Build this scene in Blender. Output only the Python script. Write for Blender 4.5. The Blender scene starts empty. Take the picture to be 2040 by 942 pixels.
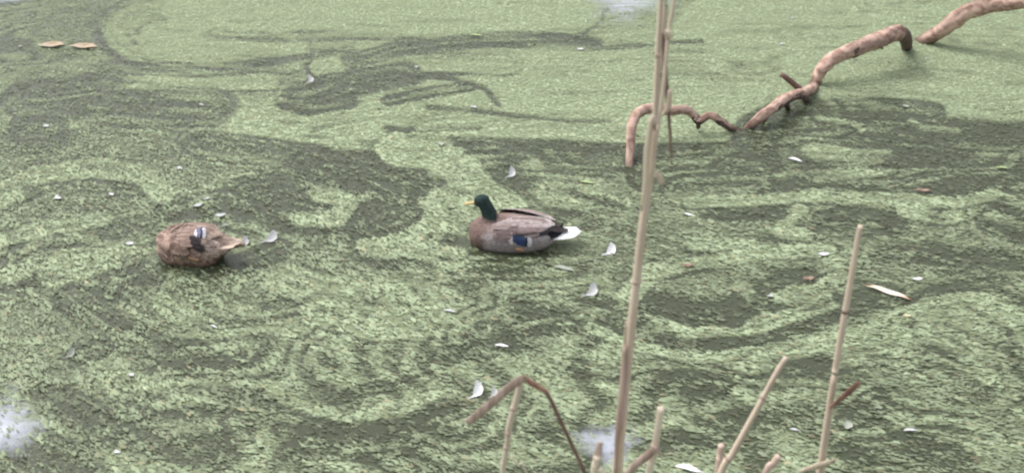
import bpy, math, random
import numpy as np
from mathutils import Vector
random.seed(7); rng = np.random.default_rng(11)
S = bpy.context.scene; C = S.collection
R = math.radians

# ------------------------------------------------------------------ camera
H, PITCH, F = 2.8, R(30), 2463.0            # metres, down-tilt, focal length in px of a 2040 px wide frame
cam_d = bpy.data.cameras.new('camera'); cam = bpy.data.objects.new('camera', cam_d); C.objects.link(cam)
cam.location = (0, 0, H); cam.rotation_euler = (R(90) - PITCH, 0, 0)
cam_d.sensor_width = 36; cam_d.lens = 36 * F / 2040; cam_d.clip_end = 500; cam_d.clip_start = 0.05
cam_d.dof.use_dof = True; cam_d.dof.focus_distance = 5.3; cam_d.dof.aperture_fstop = 7.0
S.camera = cam
S.cycles.filter_width = 2.3

# ------------------------------------------------------------------ world, sun, exposure (overcast)
SUN_EL, SUN_AZ = R(58), R(-60)
w = bpy.data.worlds.new("World"); S.world = w; w.use_nodes = True
nt = w.node_tree; nt.nodes.clear()
sky = nt.nodes.new('ShaderNodeTexSky'); sky.sky_type = 'NISHITA'; sky.sun_disc = False
sky.sun_elevation = SUN_EL; sky.sun_rotation = SUN_AZ; sky.dust_density = 4; sky.air_density = 1.0
hs = nt.nodes.new('ShaderNodeHueSaturation'); hs.inputs['Saturation'].default_value = 0.22
bg = nt.nodes.new('ShaderNodeBackground'); bg.inputs['Strength'].default_value = 0.15
wo = nt.nodes.new('ShaderNodeOutputWorld')
nt.links.new(sky.outputs[0], hs.inputs['Color']); nt.links.new(hs.outputs[0], bg.inputs[0]); nt.links.new(bg.outputs[0], wo.inputs[0])
sl = bpy.data.lights.new('sun', 'SUN'); sl.energy = .8; sl.angle = R(45); sl.color = (1, 0.95, 0.88)
so = bpy.data.objects.new('sun', sl); C.objects.link(so)
sdir = Vector((math.sin(SUN_AZ) * math.cos(SUN_EL), math.cos(SUN_AZ) * math.cos(SUN_EL), math.sin(SUN_EL)))
so.rotation_euler = sdir.to_track_quat('Z', 'Y').to_euler(); so.location = sdir * 20
S.view_settings.view_transform = 'Standard'; S.view_settings.look = 'None'
S.view_settings.exposure = 0.93; S.view_settings.gamma = 1

# ------------------------------------------------------------------ geometry helpers
FW = np.array([0, math.cos(PITCH), -math.sin(PITCH)]); UP = np.array([0, math.sin(PITCH), math.cos(PITCH)])
def ray(px, py): return FW * F + np.array([1., 0, 0]) * (px - 1020) + UP * (471 - py)
def at_z(px, py, z=0.0):                    # point of the place at height z
    d = ray(px, py); t = (z - H) / d[2]; return Vector((d[0] * t, d[1] * t, z))
def at_y(px, py, y):                        # point at distance y from the bank
    d = ray(px, py); t = y / d[1]; return Vector((d[0] * t, y, H + d[2] * t))
def to_px(x, y):                            # water-surface points -> the traced pattern's coordinates
    dz = y * FW[1] + (-H) * FW[2]
    return 1020 + F * x / dz, 471 - F * (y * UP[1] + (-H) * UP[2]) / dz

def catmull(pts, n):
    P = [Vector(p) for p in pts]; P = [P[0] * 2 - P[1]] + P + [P[-1] * 2 - P[-2]]; out = []
    for i in range(1, len(P) - 2):
        for k in range(n):
            t = k / n; a, b, c, d = P[i-1], P[i], P[i+1], P[i+2]
            out.append(0.5 * ((2 * b) + (c - a) * t + (2 * a - 5 * b + 4 * c - d) * t * t + (3 * b - a - 3 * c + d) * t ** 3))
    out.append(P[-2].copy()); return out
def lerp_list(v, n):
    out = []
    for i in range(len(v) - 1):
        for k in range(n): out.append(v[i] + (v[i+1] - v[i]) * k / n)
    out.append(v[-1]); return out

def mesh_obj(name, verts, faces, mat, parent=None, smooth=True, cols=None):
    me = bpy.data.meshes.new(name); me.from_pydata([tuple(v) for v in verts], [], faces); me.update()
    if smooth: me.polygons.foreach_set('use_smooth', [True] * len(me.polygons))
    if cols is not None:
        a = me.color_attributes.new('tint', 'FLOAT_COLOR', 'POINT')
        a.data.foreach_set('color', np.asarray(cols, dtype=np.float32).ravel())
    me.materials.append(mat)
    o = bpy.data.objects.new(name, me); C.objects.link(o)
    if parent: o.parent = parent
    return o
def tag(o, label=None, cat=None, group=None, kind=None):
    if label: o['label'] = label
    if cat: o['category'] = cat
    if group: o['group'] = group
    if kind: o['kind'] = kind
    return o
def empty(name, loc, label, cat, group=None, rz=0):
    o = bpy.data.objects.new(name, None); C.objects.link(o); o.location = loc; o.rotation_euler = (0, 0, rz)
    o.empty_display_size = 0.05
    return tag(o, label, cat, group)

def tube_vf(path, radii, seg=10, squash=1.0, up=Vector((0, 0, 1)), rough=0.0):
    V, Fc = [], []; n = len(path)
    for i, p in enumerate(path):
        t = (path[min(i+1, n-1)] - path[max(i-1, 0)]).normalized()
        s = t.cross(up);  s = s.normalized() if s.length > 1e-4 else Vector((1, 0, 0)); u = s.cross(t).normalized()
        for k in range(seg):
            a = 2 * math.pi * k / seg; r = radii[i] * (1 + rough * (random.random() - .5))
            V.append(p + s * (math.cos(a) * r) + u * (math.sin(a) * r * squash))
    for i in range(n - 1):
        for k in range(seg):
            a = i * seg + k; b = i * seg + (k + 1) % seg
            Fc.append((a, b, b + seg, a + seg))
    Fc.append(tuple(range(seg))[::-1]); Fc.append(tuple(range((n - 1) * seg, n * seg)))
    return V, Fc
def tube(name, path, radii, mat, parent=None, **k):
    V, Fc = tube_vf(path, radii, **k); cols = None
    if mat.name in FIBRE:          # fibres running along the stem, blotches along its length
        c0, var, blot = FIBRE[mat.name]; seg = k.get('seg', 10); n = len(path); s0 = random.random() * 90
        ln_ = np.cumsum([0] + [(path[i+1] - path[i]).length for i in range(n - 1)]); I = np.repeat(np.arange(n), seg); K_ = np.tile(np.arange(seg), n)
        a = K_ / seg * 2 * math.pi; f = 1 + var * (vnoise(np.cos(a) * 3 + s0, np.sin(a) * 3 + ln_[I] * 1.2 * blot) - .5) + var * (vnoise(np.cos(a) * 1.2 + s0, np.sin(a) * 1.2 + ln_[I] * 2.5 * blot + 50) - .5)
        cols = np.ones((n * seg, 4)); cols[:, :3] = np.array(c0) * np.clip(f, .3, 1.6)[:, None]
        if mat.name == 'wood':      # soaked and dark where it meets the water, cracked along its length
            zz = np.array([v_.z for v_ in V]); cols[:, :3] *= (.42 + .58 * smooth(.01, .06, zz + .02 * vnoise(I * .4, K_ * .5)))[:, None]
            ck = vnoise(np.cos(a) * 4 + s0, np.sin(a) * 4 + ln_[I] * 5); cols[:, :3] *= (1 - .5 * smooth(.72, .85, ck))[:, None]
    return mesh_obj(name, V, Fc, mat, parent, cols=cols)
FIBRE = {'reed': ((.62, .52, .415), .4, 1), 'reed_pale': ((.68, .60, .475), .4, 1), 'reed_pink': ((.56, .43, .36), .35, 1), 'wood': ((.46, .325, .27), .6, 3)}

def blade(name, path, widths, mat, parent=None, side=Vector((1, 0, 0)), fold=0.25, thick=0.0012):
    # a leaf: strip with a central fold and real thickness
    V, Fc = [], []; n = len(path)
    for i, p in enumerate(path):
        t = (path[min(i+1, n-1)] - path[max(i-1, 0)]).normalized()
        s = (side - t * side.dot(t)).normalized(); nn = s.cross(t).normalized(); w = widths[i] / 2
        for sg in (1, -1):
            o = nn * thick * .5 * sg
            V += [p - s * w + nn * w * fold + o, p + o, p + s * w + nn * w * fold + o]
    for i in range(n - 1):
        a, b = i * 6, (i + 1) * 6
        Fc += [(a, a+1, b+1, b), (a+1, a+2, b+2, b+1), (a+4, a+3, b+3, b+4), (a+5, a+4, b+4, b+5), (a+3, a, b, b+3), (a+2, a+5, b+5, b+2)]
    Fc += [(0, 3, 4, 1), (1, 4, 5, 2)]; e = (n - 1) * 6; Fc += [(e+1, e+4, e+3, e), (e+2, e+5, e+4, e+1)]
    return mesh_obj(name, V, Fc, mat, parent)

# ------------------------------------------------------------------ noise (numpy)
_tab = np.random.default_rng(5).random((256, 256))
def vnoise(x, y):
    xi = np.floor(x).astype(int); yi = np.floor(y).astype(int); fx = x - xi; fy = y - yi
    fx = fx * fx * (3 - 2 * fx); fy = fy * fy * (3 - 2 * fy)
    g = lambda a, b: _tab[a % 256, b % 256]
    return (g(xi, yi) * (1-fx) + g(xi+1, yi) * fx) * (1-fy) + (g(xi, yi+1) * (1-fx) + g(xi+1, yi+1) * fx) * fy
def fbm(x, y, o=4):
    s = 0; a = .5; t = 0
    for i in range(o): s = s + a * vnoise(x * 2 ** i + 17.3 * i, y * 2 ** i + 9.1 * i); t += a; a *= .5
    return s / t

# ------------------------------------------------------------------ materials
def mat(name, base=(.5, .5, .5), rough=.8, base2=None, scale=(20, 20, 20), bump=0.0, attr=False, spec=.3, nscale=1.0, bdist=.002, trans=0.0, contrast=(.35, .65)):
    m = bpy.data.materials.new(name); m.use_nodes = True; t = m.node_tree; N = t.nodes; L = t.links
    b = N['Principled BSDF']; b.inputs['Roughness'].default_value = rough; b.inputs['Specular IOR Level'].default_value = spec
    tc = N.new('ShaderNodeTexCoord'); mp = N.new('ShaderNodeMapping'); mp.inputs['Scale'].default_value = scale
    L.new(tc.outputs['Object'], mp.inputs[0])
    no = N.new('ShaderNodeTexNoise'); no.inputs['Scale'].default_value = nscale; no.inputs['Detail'].default_value = 5
    L.new(mp.outputs[0], no.inputs['Vector'])
    mr = N.new('ShaderNodeMapRange'); mr.inputs[1].default_value, mr.inputs[2].default_value = contrast; L.new(no.outputs[0], mr.inputs[0])
    mx = N.new('ShaderNodeMix'); mx.data_type = 'RGBA'; L.new(mr.outputs[0], mx.inputs[0])
    if attr:
        at = N.new('ShaderNodeAttribute'); at.attribute_name = 'tint'
        hv = N.new('ShaderNodeMix'); hv.data_type = 'RGBA'; hv.blend_type = 'MULTIPLY'; hv.inputs[0].default_value = 1
        L.new(at.outputs['Color'], hv.inputs[6]); hv.inputs[7].default_value = (*(base2 or (.6, .6, .6)), 1)
        L.new(at.outputs['Color'], mx.inputs[6]); L.new(hv.outputs[2], mx.inputs[7])
    else:
        mx.inputs[6].default_value = (*base, 1); mx.inputs[7].default_value = (*(base2 or [c * .6 for c in base]), 1)
    L.new(mx.outputs[2], b.inputs['Base Color'])
    if bump:
        bp = N.new('ShaderNodeBump'); bp.inputs['Strength'].default_value = bump; bp.inputs['Distance'].default_value = bdist
        L.new(no.outputs[0], bp.inputs['Height']); L.new(bp.outputs[0], b.inputs['Normal'])
    if trans: b.inputs['Subsurface Weight'].default_value = trans; b.inputs['Subsurface Radius'].default_value = (.01, .008, .006)
    return m
M = {}
M['reed'] = mat('reed', rough=.75, attr=True, base2=(.84, .82, .8), scale=(14, 14, 14))
M['reed_pale'] = mat('pale_leaf', (.66, .58, .44), .75, (.48, .39, .30), (180, 180, 7), .25)
M['reed_pink'] = mat('brown_leaf', (.60, .47, .40), .75, (.36, .26, .21), (160, 160, 7), .25)
M['reed_pale_stem'] = mat('reed_pale', rough=.75, attr=True, base2=(.84, .82, .8), scale=(14, 14, 14))
M['reed_pink_stem'] = mat('reed_pink', rough=.75, attr=True, base2=(.84, .82, .8), scale=(14, 14, 14))
M['reed_dark'] = mat('reed_dark', (.22, .14, .115), .8, (.12, .075, .06), (160, 160, 12), .3)
M['leaf_red'] = mat('leaf_red', (.40, .22, .165), .7, (.22, .115, .09), (60, 60, 20), .4)
M['wood'] = mat('wood', rough=.85, attr=True, base2=(.62, .56, .54), scale=(22, 22, 34), bump=.9, bdist=.008, contrast=(.45, .6), spec=.15)
M['bark'] = mat('bark', (.15, .10, .09), .9, (.06, .045, .042), (14, 14, 20), 1, bdist=.006)
M['white_feather'] = mat('white_feather', (.54, .55, .55), .85, (.48, .48, .48), (60, 60, 60), .2)
M['white_bright'] = mat('white_bright', (.82, .82, .84), .8, (.68, .68, .69), (60, 60, 60), .2)
M['grey_feather'] = mat('grey_feather', (.36, .38, .33), .85, (.28, .30, .25), (60, 60, 60), .2)
M['green_leaf'] = mat('green_leaf', (.38, .46, .24), .7, (.28, .36, .17), (40, 40, 40), .3)
M['tan_leaf'] = mat('tan_leaf', (.44, .385, .30), .7, (.34, .24, .15), (30, 30, 30), .4)
M['tan_pale'] = mat('tan_pale', (.62, .51, .43), .7, (.42, .31, .25), (30, 30, 30), .4)
M['orange_leaf'] = mat('orange_leaf', (.60, .33, .20), .6, (.45, .20, .12), (30, 30, 30), .3)
M['cream_leaf'] = mat('cream_leaf', (.85, .78, .66), .6, (.66, .50, .36), (20, 20, 20), .2, contrast=(.5, .75))
M['pink_leaf'] = mat('pink_leaf', (.34, .24, .19), .7, (.24, .16, .12), (30, 30, 30), .3)
M['plume'] = mat('plume', rough=.85, attr=True, base2=(.62, .6, .6), scale=(55, 160, 160), bump=.5, nscale=1, bdist=.003)
M['tailwhite'] = mat('tailwhite', (.88, .88, .9), .8, (.74, .73, .74), (20, 150, 150), .2)
M['bill'] = mat('bill', (.48, .36, .15), .5, (.36, .27, .11), (40, 40, 40), .1, spec=.5)
M['bill_brown'] = mat('bill_brown', (.28, .16, .08), .5, (.12, .08, .05), (40, 40, 40), .1, spec=.5)
M['eye'] = mat('eye', (.01, .008, .006), .1, (.01, .01, .01), spec=.6)
M['foot'] = mat('foot', (.52, .33, .20), .6, (.45, .18, .08), (60, 60, 60), .2)

# ------------------------------------------------------------------ the pond's weed pattern: strokes of dense and thin duckweed
def smooth(a, b, x): t = np.clip((x - a) / (b - a), 0, 1); return t * t * (3 - 2 * t)
STROKES = [  # value, half width px, strength, polyline (photo px)
 (.66, 60, .7, [(290,60),(520,60)]), (.92, 46, 1, [(400,38),(560,22),(800,25),(1130,20)]), (.88, 40, 1, [(330,90),(480,95),(560,105)]),
 (.86, 14, 1, [(262,166),(400,170),(535,165)]), (.86, 60, 1, [(1420,55),(1700,45),(2010,30)]), (.45, 7, .8, [(1380,75),(1480,62),(1600,66)]), (.5, 8, .7, [(1420,120),(1560,140),(1640,130)]), (.5, 6, .7, [(1880,110),(1960,120),(2040,118)]), (.5, 5, .7, [(700,45),(860,52),(1000,44)]), (.45, 5, .7, [(1700,175),(1840,172),(1980,185)]),
 (.82, 70, 1, [(1100,150),(1350,130),(1700,140),(2010,150)]), (.84, 55, 1, [(780,235),(1000,200),(1300,190),(1460,190)]),
 (.82, 28, 1, [(420,250),(600,240),(800,215),(950,200)]), (.8, 24, 1, [(430,262),(600,280),(800,272),(1000,262),(1300,270),(1430,262)]),
 (.80, 40, 1, [(1640,190),(1850,185),(1960,205),(2045,200)]), (.75, 26, .9, [(650,130),(850,118),(1000,125)]),
 (.25, 15, .9, [(690,122),(800,98),(950,82),(1100,80),(1185,88)]), (.34, 8, .8, [(300,128),(430,136),(560,122),(700,98)]),
 (.5, 12, .7, [(430,68),(560,76),(720,66),(790,70)]), (.20, 30, .95, [(600,195),(660,172),(740,158),(800,152)]), (.22, 12, .9, [(560,205),(620,215),(700,205)]),
 (.28, 11, .9, [(770,200),(850,185),(935,174)]), (.3, 4, .8, [(1010,95),(1180,98),(1310,88),(1400,82)]), (.3, 4, .8, [(800,150),(900,160),(960,178),(1000,210)]),
 (.3, 4, .8, [(850,214),(960,222),(1100,238),(1220,244)]), (.25, 4, .8, [(770,256),(880,258),(960,256)]),
 (.22, 16, .9, [(910,288),(1020,292),(1150,298),(1300,304),(1430,302)]), (.3, 5, .8, [(820,272),(940,280),(1040,294)]), 
 (.30, 24, .9, [(1050,320),(1150,330),(1250,335)]), (.3, 40, .6, [(1300,345),(1450,330),(1560,300)]),
 (.33, 50, .8, [(60,215),(180,200),(300,210),(400,215)]), (.33, 30, .85, [(400,285),(520,300),(640,312)]),
 (.17, 36, 1, [(620,335),(690,340),(750,345)]), (.22, 45, .9, [(500,400),(570,395),(640,410)]), (.20, 40, .9, [(740,335),(820,365),(810,415),(730,440)]),
 (.24, 25, .9, [(330,415),(450,400)]), (.24, 30, .8, [(60,265),(100,262)]), (.28, 20, .8, [(540,440),(620,455)]),
 (.72, 17, .9, [(640,390),(700,400),(680,440),(600,440)]),
 (.82, 30, 1, [(800,300),(880,305),(930,340),(960,380),(1000,410)]), (.76, 22, .9, [(930,370),(890,430),(850,470),(770,500)]), (.72, 25, .7, [(880,410),(915,390),(900,440)]),
 (.68, 22, .9, [(0,395),(90,355),(200,340),(290,355),(320,385)]), (.66, 16, .8, [(0,480),(100,450),(200,440)]), (.3, 12, .8, [(60,380),(170,372),(260,378)]),
 (.74, 13, .9, [(-10,558),(40,542),(120,515),(290,480)]), (.28, 12, .8, [(40,568),(110,540),(200,518),(300,508)]), (.68, 22, .8, [(110,550),(220,515),(310,515)]),
 (.25, 26, .9, [(225,595),(240,560),(290,545)]), (.30, 34, .85, [(150,600),(220,640),(300,680),(340,700)]), (.35, 30, .7, [(330,745),(380,700),(420,690)]),
 (.68, 30, .7, [(560,560),(700,590),(850,600)]), (.70, 30, .7, [(640,620),(760,650),(900,640)]), (.62, 24, .7, [(330,600),(420,660),(480,700)]),
 (.70, 22, .7, [(740,495),(820,490),(900,520)]), (.3, 18, .9, [(950,520),(990,530),(1050,512)]), (.3, 18, .9, [(420,545),(520,520),(560,500)]),
 (.3, 18, .8, [(1160,590),(1260,600)]), (.22, 22, .9, [(880,712),(1000,690),(1120,660),(1210,660)]), (.35, 25, .6, [(1050,620),(1150,600)]),
 (.70, 15, .9, [(1250,600),(1290,550),(1400,520),(1520,500),(1640,500)]), (.70, 14, .9, [(1640,500),(1670,560),(1620,610),(1500,655),(1380,665),(1270,640)]),
 (.68, 14, .8, [(1480,575),(1540,600),(1590,590)]), (.75, 20, .9, [(1550,580),(1620,585),(1660,560)]),
 (.17, 26, .95, [(1310,605),(1390,625),(1460,625)]), (.19, 14, .95, [(1515,575),(1560,555),(1610,548)]), (.25, 12, .9, [(1250,640),(1290,655),(1250,620)]),
 (.16, 13, .95, [(1270,676),(1400,688),(1520,676),(1610,648),(1690,615),(1740,600)]), (.2, 26, .9, [(1690,585),(1760,590),(1790,600)]), (.22, 14, .9, [(1800,600),(1880,575),(1990,568),(2045,600)]),
 (.80, 10, .95, [(1175,655),(1250,690),(1400,712),(1560,700),(1680,668),(1790,628),(1850,600),(1930,590),(1980,600),(2040,640)]),
 (.68, 30, .8, [(1500,720),(1700,700),(1800,690)]), (.62, 60, .7, [(1900,640),(1960,680)]), (.6, 50, .6, [(1850,720),(1950,760)]),
 (.24, 62, .95, [(1540,275),(1700,262),(1850,282),(2045,300)]), (.24, 40, .9, [(1450,345),(1650,345),(1850,350),(2045,350)]), (.22, 22, .9, [(1640,222),(1760,215),(1860,225)]),
 (.35, 40, .5, [(1360,385),(1500,375)]), (.66, 6, .9, [(1630,240),(1700,250),(1720,262)]), (.72, 5, .9, [(1822,245),(1850,258),(1915,260)]), (.55, 14, .7, [(1600,300),(1760,310)]),
 (.5, 8, .7, [(1560,355),(1800,345),(2000,340)]), (.76, 11, .95, [(1370,402),(1500,398),(1640,396),(1790,405),(1900,412),(1990,390)]),
 (.78, 12, .95, [(1590,420),(1570,445),(1555,462),(1600,468)]), (.15, 20, .95, [(1640,440),(1700,432),(1770,445)]), (.22, 10, .9, [(1400,428),(1500,432),(1560,428)]),
 (.66, 12, .8, [(1790,425),(1880,440),(1960,430)]), (.24, 34, .85, [(1990,440),(2045,460)]), (.25, 26, .8, [(1760,500),(1900,520),(2030,540)]),
 (.64, 10, .8, [(1380,490),(1500,480)]), (.4, 25, .6, [(1100,390),(1230,420)]),
 (.80, 10, .9, [(530,770),(560,795),(640,822),(720,835),(800,822),(880,785)]), (.80, 9, .7, [(720,830),(800,805),(860,795)]), (.2, 17, .95, [(560,850),(640,870),(720,868),(820,848),(920,815)]),
 (.22, 15, .9, [(640,900),(720,910),(820,890)]), (.28, 14, .8, [(700,785),(800,770),(860,750)]), (.74, 8, .9, [(580,900),(640,925),(720,940)]), (.28, 20, .8, [(590,875),(600,890)]),
 (.22, 30, .9, [(1290,765),(1360,755),(1430,765)]), (.35, 26, .7, [(1130,720),(1220,740)]), (.25, 20, .85, [(1580,735),(1640,720)]), (.24, 26, .85, [(1690,840),(1740,800)]),
 (.25, 34, .85, [(1700,900),(1830,895),(1900,920)]), (.3, 20, .7, [(1850,740),(1950,790)]), (.68, 10, .8, [(1780,850),(1850,835),(1960,850)]), (.72, 6, .8, [(1930,892),(2030,885)]),
 (.3, 34, .8, [(120,790),(170,820),(200,840)]), (.3, 50, .8, [(60,900),(140,930)]), (.28, 18, .8, [(200,690),(160,700)]), (.66, 30, .6, [(240,760),(380,800)]), (.68, 20, .7, [(470,830),(500,880)]),
 (.35, 30, .6, [(1420,800),(1480,840)]), (.3, 40, .6, [(1080,840),(1180,880)]), (.3, 30, .7, [(1340,880),(1400,900)]), (.3,30,.6,[(2000,700),(2030,760)]),
]
def streak(x, y, o=3):
    """-.5 .. .5: fronds pushed together by the wind into slanting, narrow rafts"""
    out = 0; w = [smooth(1.2, -.6, x) if False else 1 - smooth(-.8, 1.0, x), smooth(-.8, 1.0, x)]
    far = smooth(5.0, 7.2, y)
    for k, th in enumerate((28, 13)):
        f = 0
        for wt, t_ in ((1 - far, R(th)), (far, R(th * .35))):
            u = x * math.cos(t_) - y * .55 * math.sin(t_); q = x * math.sin(t_) + y * .55 * math.cos(t_)
            f = f + wt * (vnoise(u * 11 + 7 * k, q * 56) * .6 + vnoise(u * 26 + 3, q * 125 + 11 * k) * .4 - .5)
        out = out + w[k] * f
    return out
def weed(x, y):
    """0 = thin weed over dark water, 1 = closed bright carpet; a fixed pattern on the water"""
    px, py = to_px(x, y)
    wx = (fbm(x * 2.2, y * 1.6, 4) - .5) * 40; wy = (fbm(x * 2.0 + 40, y * 1.3 + 9, 4) - .5) * 17
    k = np.clip((py + 250) / 700, .45, 1.2)
    qx = px + wx; qy = py + wy * k
    base = .44 + .20 * smooth(260, 420, qx) * (1 - smooth(140, 330, qy)) + .03 * smooth(450, 600, qy)
    v = base; si = 0
    for val, hw, st, pl in STROKES:
        d2 = np.full(x.shape, 1e9); sg = np.zeros(x.shape); si += 1
        for (ax, ay), (bx, by) in zip(pl[:-1], pl[1:]):
            dx, dy = bx - ax, by - ay; L2 = dx * dx + dy * dy
            t = np.clip(((qx - ax) * dx + (qy - ay) * dy) / L2, 0, 1)
            dd = ((qx - ax - t * dx) * .75) ** 2 + (qy - ay - t * dy) ** 2
            sg = np.where(dd < d2, (qy - ay - t * dy), sg); d2 = np.minimum(d2, dd)
        m = (1 - smooth(hw * .82, hw * 1.12 + 2, np.sqrt(d2))) * st
        dn = np.sqrt(d2) * np.where(sg < 0, -1, 1)      # bands running along the swirl, as the current draws the weed out
        band = vnoise(dn / 5.5 + 37.7 * si, qx * .008 + si) - .5
        near = 1 - smooth(hw * 1.0, hw * 1.6 + 10, np.abs(dn))
        v = v * (1 - m) + val * m + band * near * (.50 if val < .8 else .40)
        if val > .6: v = v - .34 * np.exp(-((dn - hw * 1.12) / 3.2) ** 2) * st * (.4 + vnoise(qx * .02 + si, qy * .02))
    inside = smooth(-260, 0, px) * (1 - smooth(2040, 2300, px)) * smooth(-120, 0, py) * (1 - smooth(942, 1150, py))
    out = .5 + (fbm(x * .8 + fbm(x * .5, y * .5) * 3, y * 1.5, 3) - .5) * 1.5
    v = v * inside + out * (1 - inside)
    # marbling: thin curled ribbons drawn out by the eddies
    w1 = fbm(x * .9 + 5, y * 1.5 + 2, 3); w2 = fbm(x * .8 + 61, y * 1.4 + 33, 3)
    q = fbm(x * .55 + w1 * 2.6, y * 1.5 + w2 * 2.6, 2)
    rib = np.sin(q * 75); rib = np.sign(rib) * np.abs(rib) ** .7
    v = v + rib * .13 * (.25 + .95 * smooth(.38, .62, vnoise(x * 1.1 + 9, y * 1.3))) * (1 - .2 * smooth(.75, .9, v))
    v = (v - .47) * 1.32 + .455 + (fbm(x * 3.5 + 3, y * 7 + 5, 4) - .5) * .20 + (fbm(x * 14, y * 34, 3) - .5) * .15
    return np.clip(v, 0, 1)

# ------------------------------------------------------------------ setting: water and bank
def grid_axis(a, b, n, far):
    e = np.geomspace(.3, far, 14); return np.concatenate([(a - e)[::-1], np.linspace(a, b, n), b + e])
gx = grid_axis(-5, 5, 500, 80); gy = grid_axis(2.2, 9.8, 420, 90)
gy = np.concatenate([gy[gy >= -3.0]])
X, Y = np.meshgrid(gx, gy); nx, ny = len(gx), len(gy)
m = bpy.data.materials.new('pond_water'); m.use_nodes = True; t = m.node_tree; N = t.nodes; L = t.links
b = N['Principled BSDF']; b.inputs['Roughness'].default_value = .22; b.inputs['IOR'].default_value = 1.33; b.inputs['Specular IOR Level'].default_value = .38
at = N.new('ShaderNodeAttribute'); at.attribute_name = 'tint'
geo = N.new('ShaderNodeNewGeometry')
mp = N.new('ShaderNodeMapping'); mp.inputs['Rotation'].default_value = (0, 0, R(38)); mp.inputs['Scale'].default_value = (45, 110, 1); L.new(geo.outputs['Position'], mp.inputs[0])
no = N.new('ShaderNodeTexNoise'); no.inputs['Scale'].default_value = 1; no.inputs['Detail'].default_value = 4; no.inputs['Roughness'].default_value = .65; L.new(mp.outputs[0], no.inputs['Vector'])
# cover threshold: tiny fronds close up where the weed is dense
ad = N.new('ShaderNodeMath'); ad.operation = 'MULTIPLY_ADD'; L.new(at.outputs['Fac'], ad.inputs[0]); ad.inputs[1].default_value = .55; ad.inputs[2].default_value = -.25
su = N.new('ShaderNodeMath'); su.operation = 'ADD'; L.new(ad.outputs[0], su.inputs[0]); L.new(no.outputs[0], su.inputs[1])
mr = N.new('ShaderNodeMapRange'); mr.inputs[1].default_value = .42; mr.inputs[2].default_value = .60; L.new(su.outputs[0], mr.inputs[0])
mx = N.new('ShaderNodeMix'); mx.data_type = 'RGBA'; L.new(mr.outputs[0], mx.inputs[0])
mx.inputs[6].default_value = (.050, .058, .034, 1); mx.inputs[7].default_value = (.19, .222, .130, 1); L.new(mx.outputs[2], b.inputs['Base Color'])
rr = N.new('ShaderNodeMapRange'); rr.inputs[3].default_value = .14; rr.inputs[4].default_value = .7; L.new(mr.outputs[0], rr.inputs[0]); L.new(rr.outputs[0], b.inputs['Roughness'])
bp = N.new('ShaderNodeBump'); bp.inputs['Strength'].default_value = .35; bp.inputs['Distance'].default_value = .006; L.new(no.outputs[0], bp.inputs['Height']); L.new(bp.outputs[0], b.inputs['Normal'])
M['water'] = m
me = bpy.data.meshes.new('pond_water')
v = np.stack([X.ravel(), Y.ravel(), np.zeros(nx * ny)], 1).astype(np.float32)
idx = np.arange(nx * ny).reshape(ny, nx); q = np.stack([idx[:-1, :-1], idx[:-1, 1:], idx[1:, 1:], idx[1:, :-1]], -1).reshape(-1, 4)
me.vertices.add(len(v)); me.vertices.foreach_set('co', v.ravel()); me.loops.add(q.size); me.loops.foreach_set('vertex_index', q.ravel().astype(np.int32))
me.polygons.add(len(q)); me.polygons.foreach_set('loop_start', np.arange(0, q.size, 4, dtype=np.int32)); me.polygons.foreach_set('loop_total', np.full(len(q), 4, dtype=np.int32)); me.update(calc_edges=True)
vw = weed(X.ravel(), Y.ravel()); a = me.attributes.new('tint', 'FLOAT', 'POINT'); a.data.foreach_set('value', vw.astype(np.float32))
me.materials.append(m); water = bpy.data.objects.new('pond_water', me); C.objects.link(water); tag(water, kind='structure')

# near bank under and behind the viewer, outside the picture
bx = np.linspace(-30, 30, 60); by = [-12, -4, -1.2, -.6, -.1, .4, .8, 1.0]; bz = [1.6, 1.4, 1.2, 1.15, .9, .35, -.05, -.3]
V = [(x, y_ + .15 * math.sin(x * 1.7), z_ + .03 * math.sin(x * 3.1 + y_)) for y_, z_ in zip(by, bz) for x in bx]
Fc = [(j * 60 + i, j * 60 + i + 1, (j + 1) * 60 + i + 1, (j + 1) * 60 + i) for j in range(len(by) - 1) for i in range(59)]
M['soil'] = mat('soil', (.10, .085, .05), .95, (.05, .07, .03), (6, 6, 6), .8)
tag(mesh_obj('bank', V, Fc, M['soil']), kind='structure')

# ------------------------------------------------------------------ duckweed: clumps of fronds pushed together, lying on the water
NC = 640000
x = rng.uniform(-5.2, 5.2, NC); y = 2.5 + (9.6 - 2.5) * rng.random(NC)
keep = np.abs(x) < .44 * (y * .866 + 1.4) + .7
x, y = x[keep], y[keep]; v = weed(x, y)
sk = streak(x, y); calm = smooth(.62, .9, v) * smooth(4.6, 6.2, y)
keep = rng.random(len(x)) < np.clip(.40 + .60 * smooth(.05, .75, v) + sk * 1.4 * (1 - calm), .03, 1)
for (cpx, cpy, ea, eb) in ((1037, 484, .235, .125), (405, 513, .205, .120)):      # the swimming birds push the weed aside
    c_ = at_z(cpx, cpy, 0); rd = np.hypot((x - c_.x) / ea, (y - c_.y) / eb); keep &= ~((rd < 1.22 + .25 * (vnoise(x * 22, y * 22) - .5)) & (rng.random(len(x)) < .85))
for (cpx, cpy, ea, eb) in ((5, 862, .14, .16), (1205, 888, .10, .10), (1245, 2, .30, .16), (10, -4, .12, .06)):
    c_ = at_z(cpx, cpy, 0); rd = np.hypot((x - c_.x) / ea, (y - c_.y) / eb); keep &= ~((rd < 1 + .7 * (vnoise(x * 9, y * 9) - .5)) & (rng.random(len(x)) < .8))
sk, calm = sk[keep], calm[keep]; x, y, v = x[keep], y[keep], v[keep]; n = len(x)
px, py = to_px(x, y)
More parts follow.
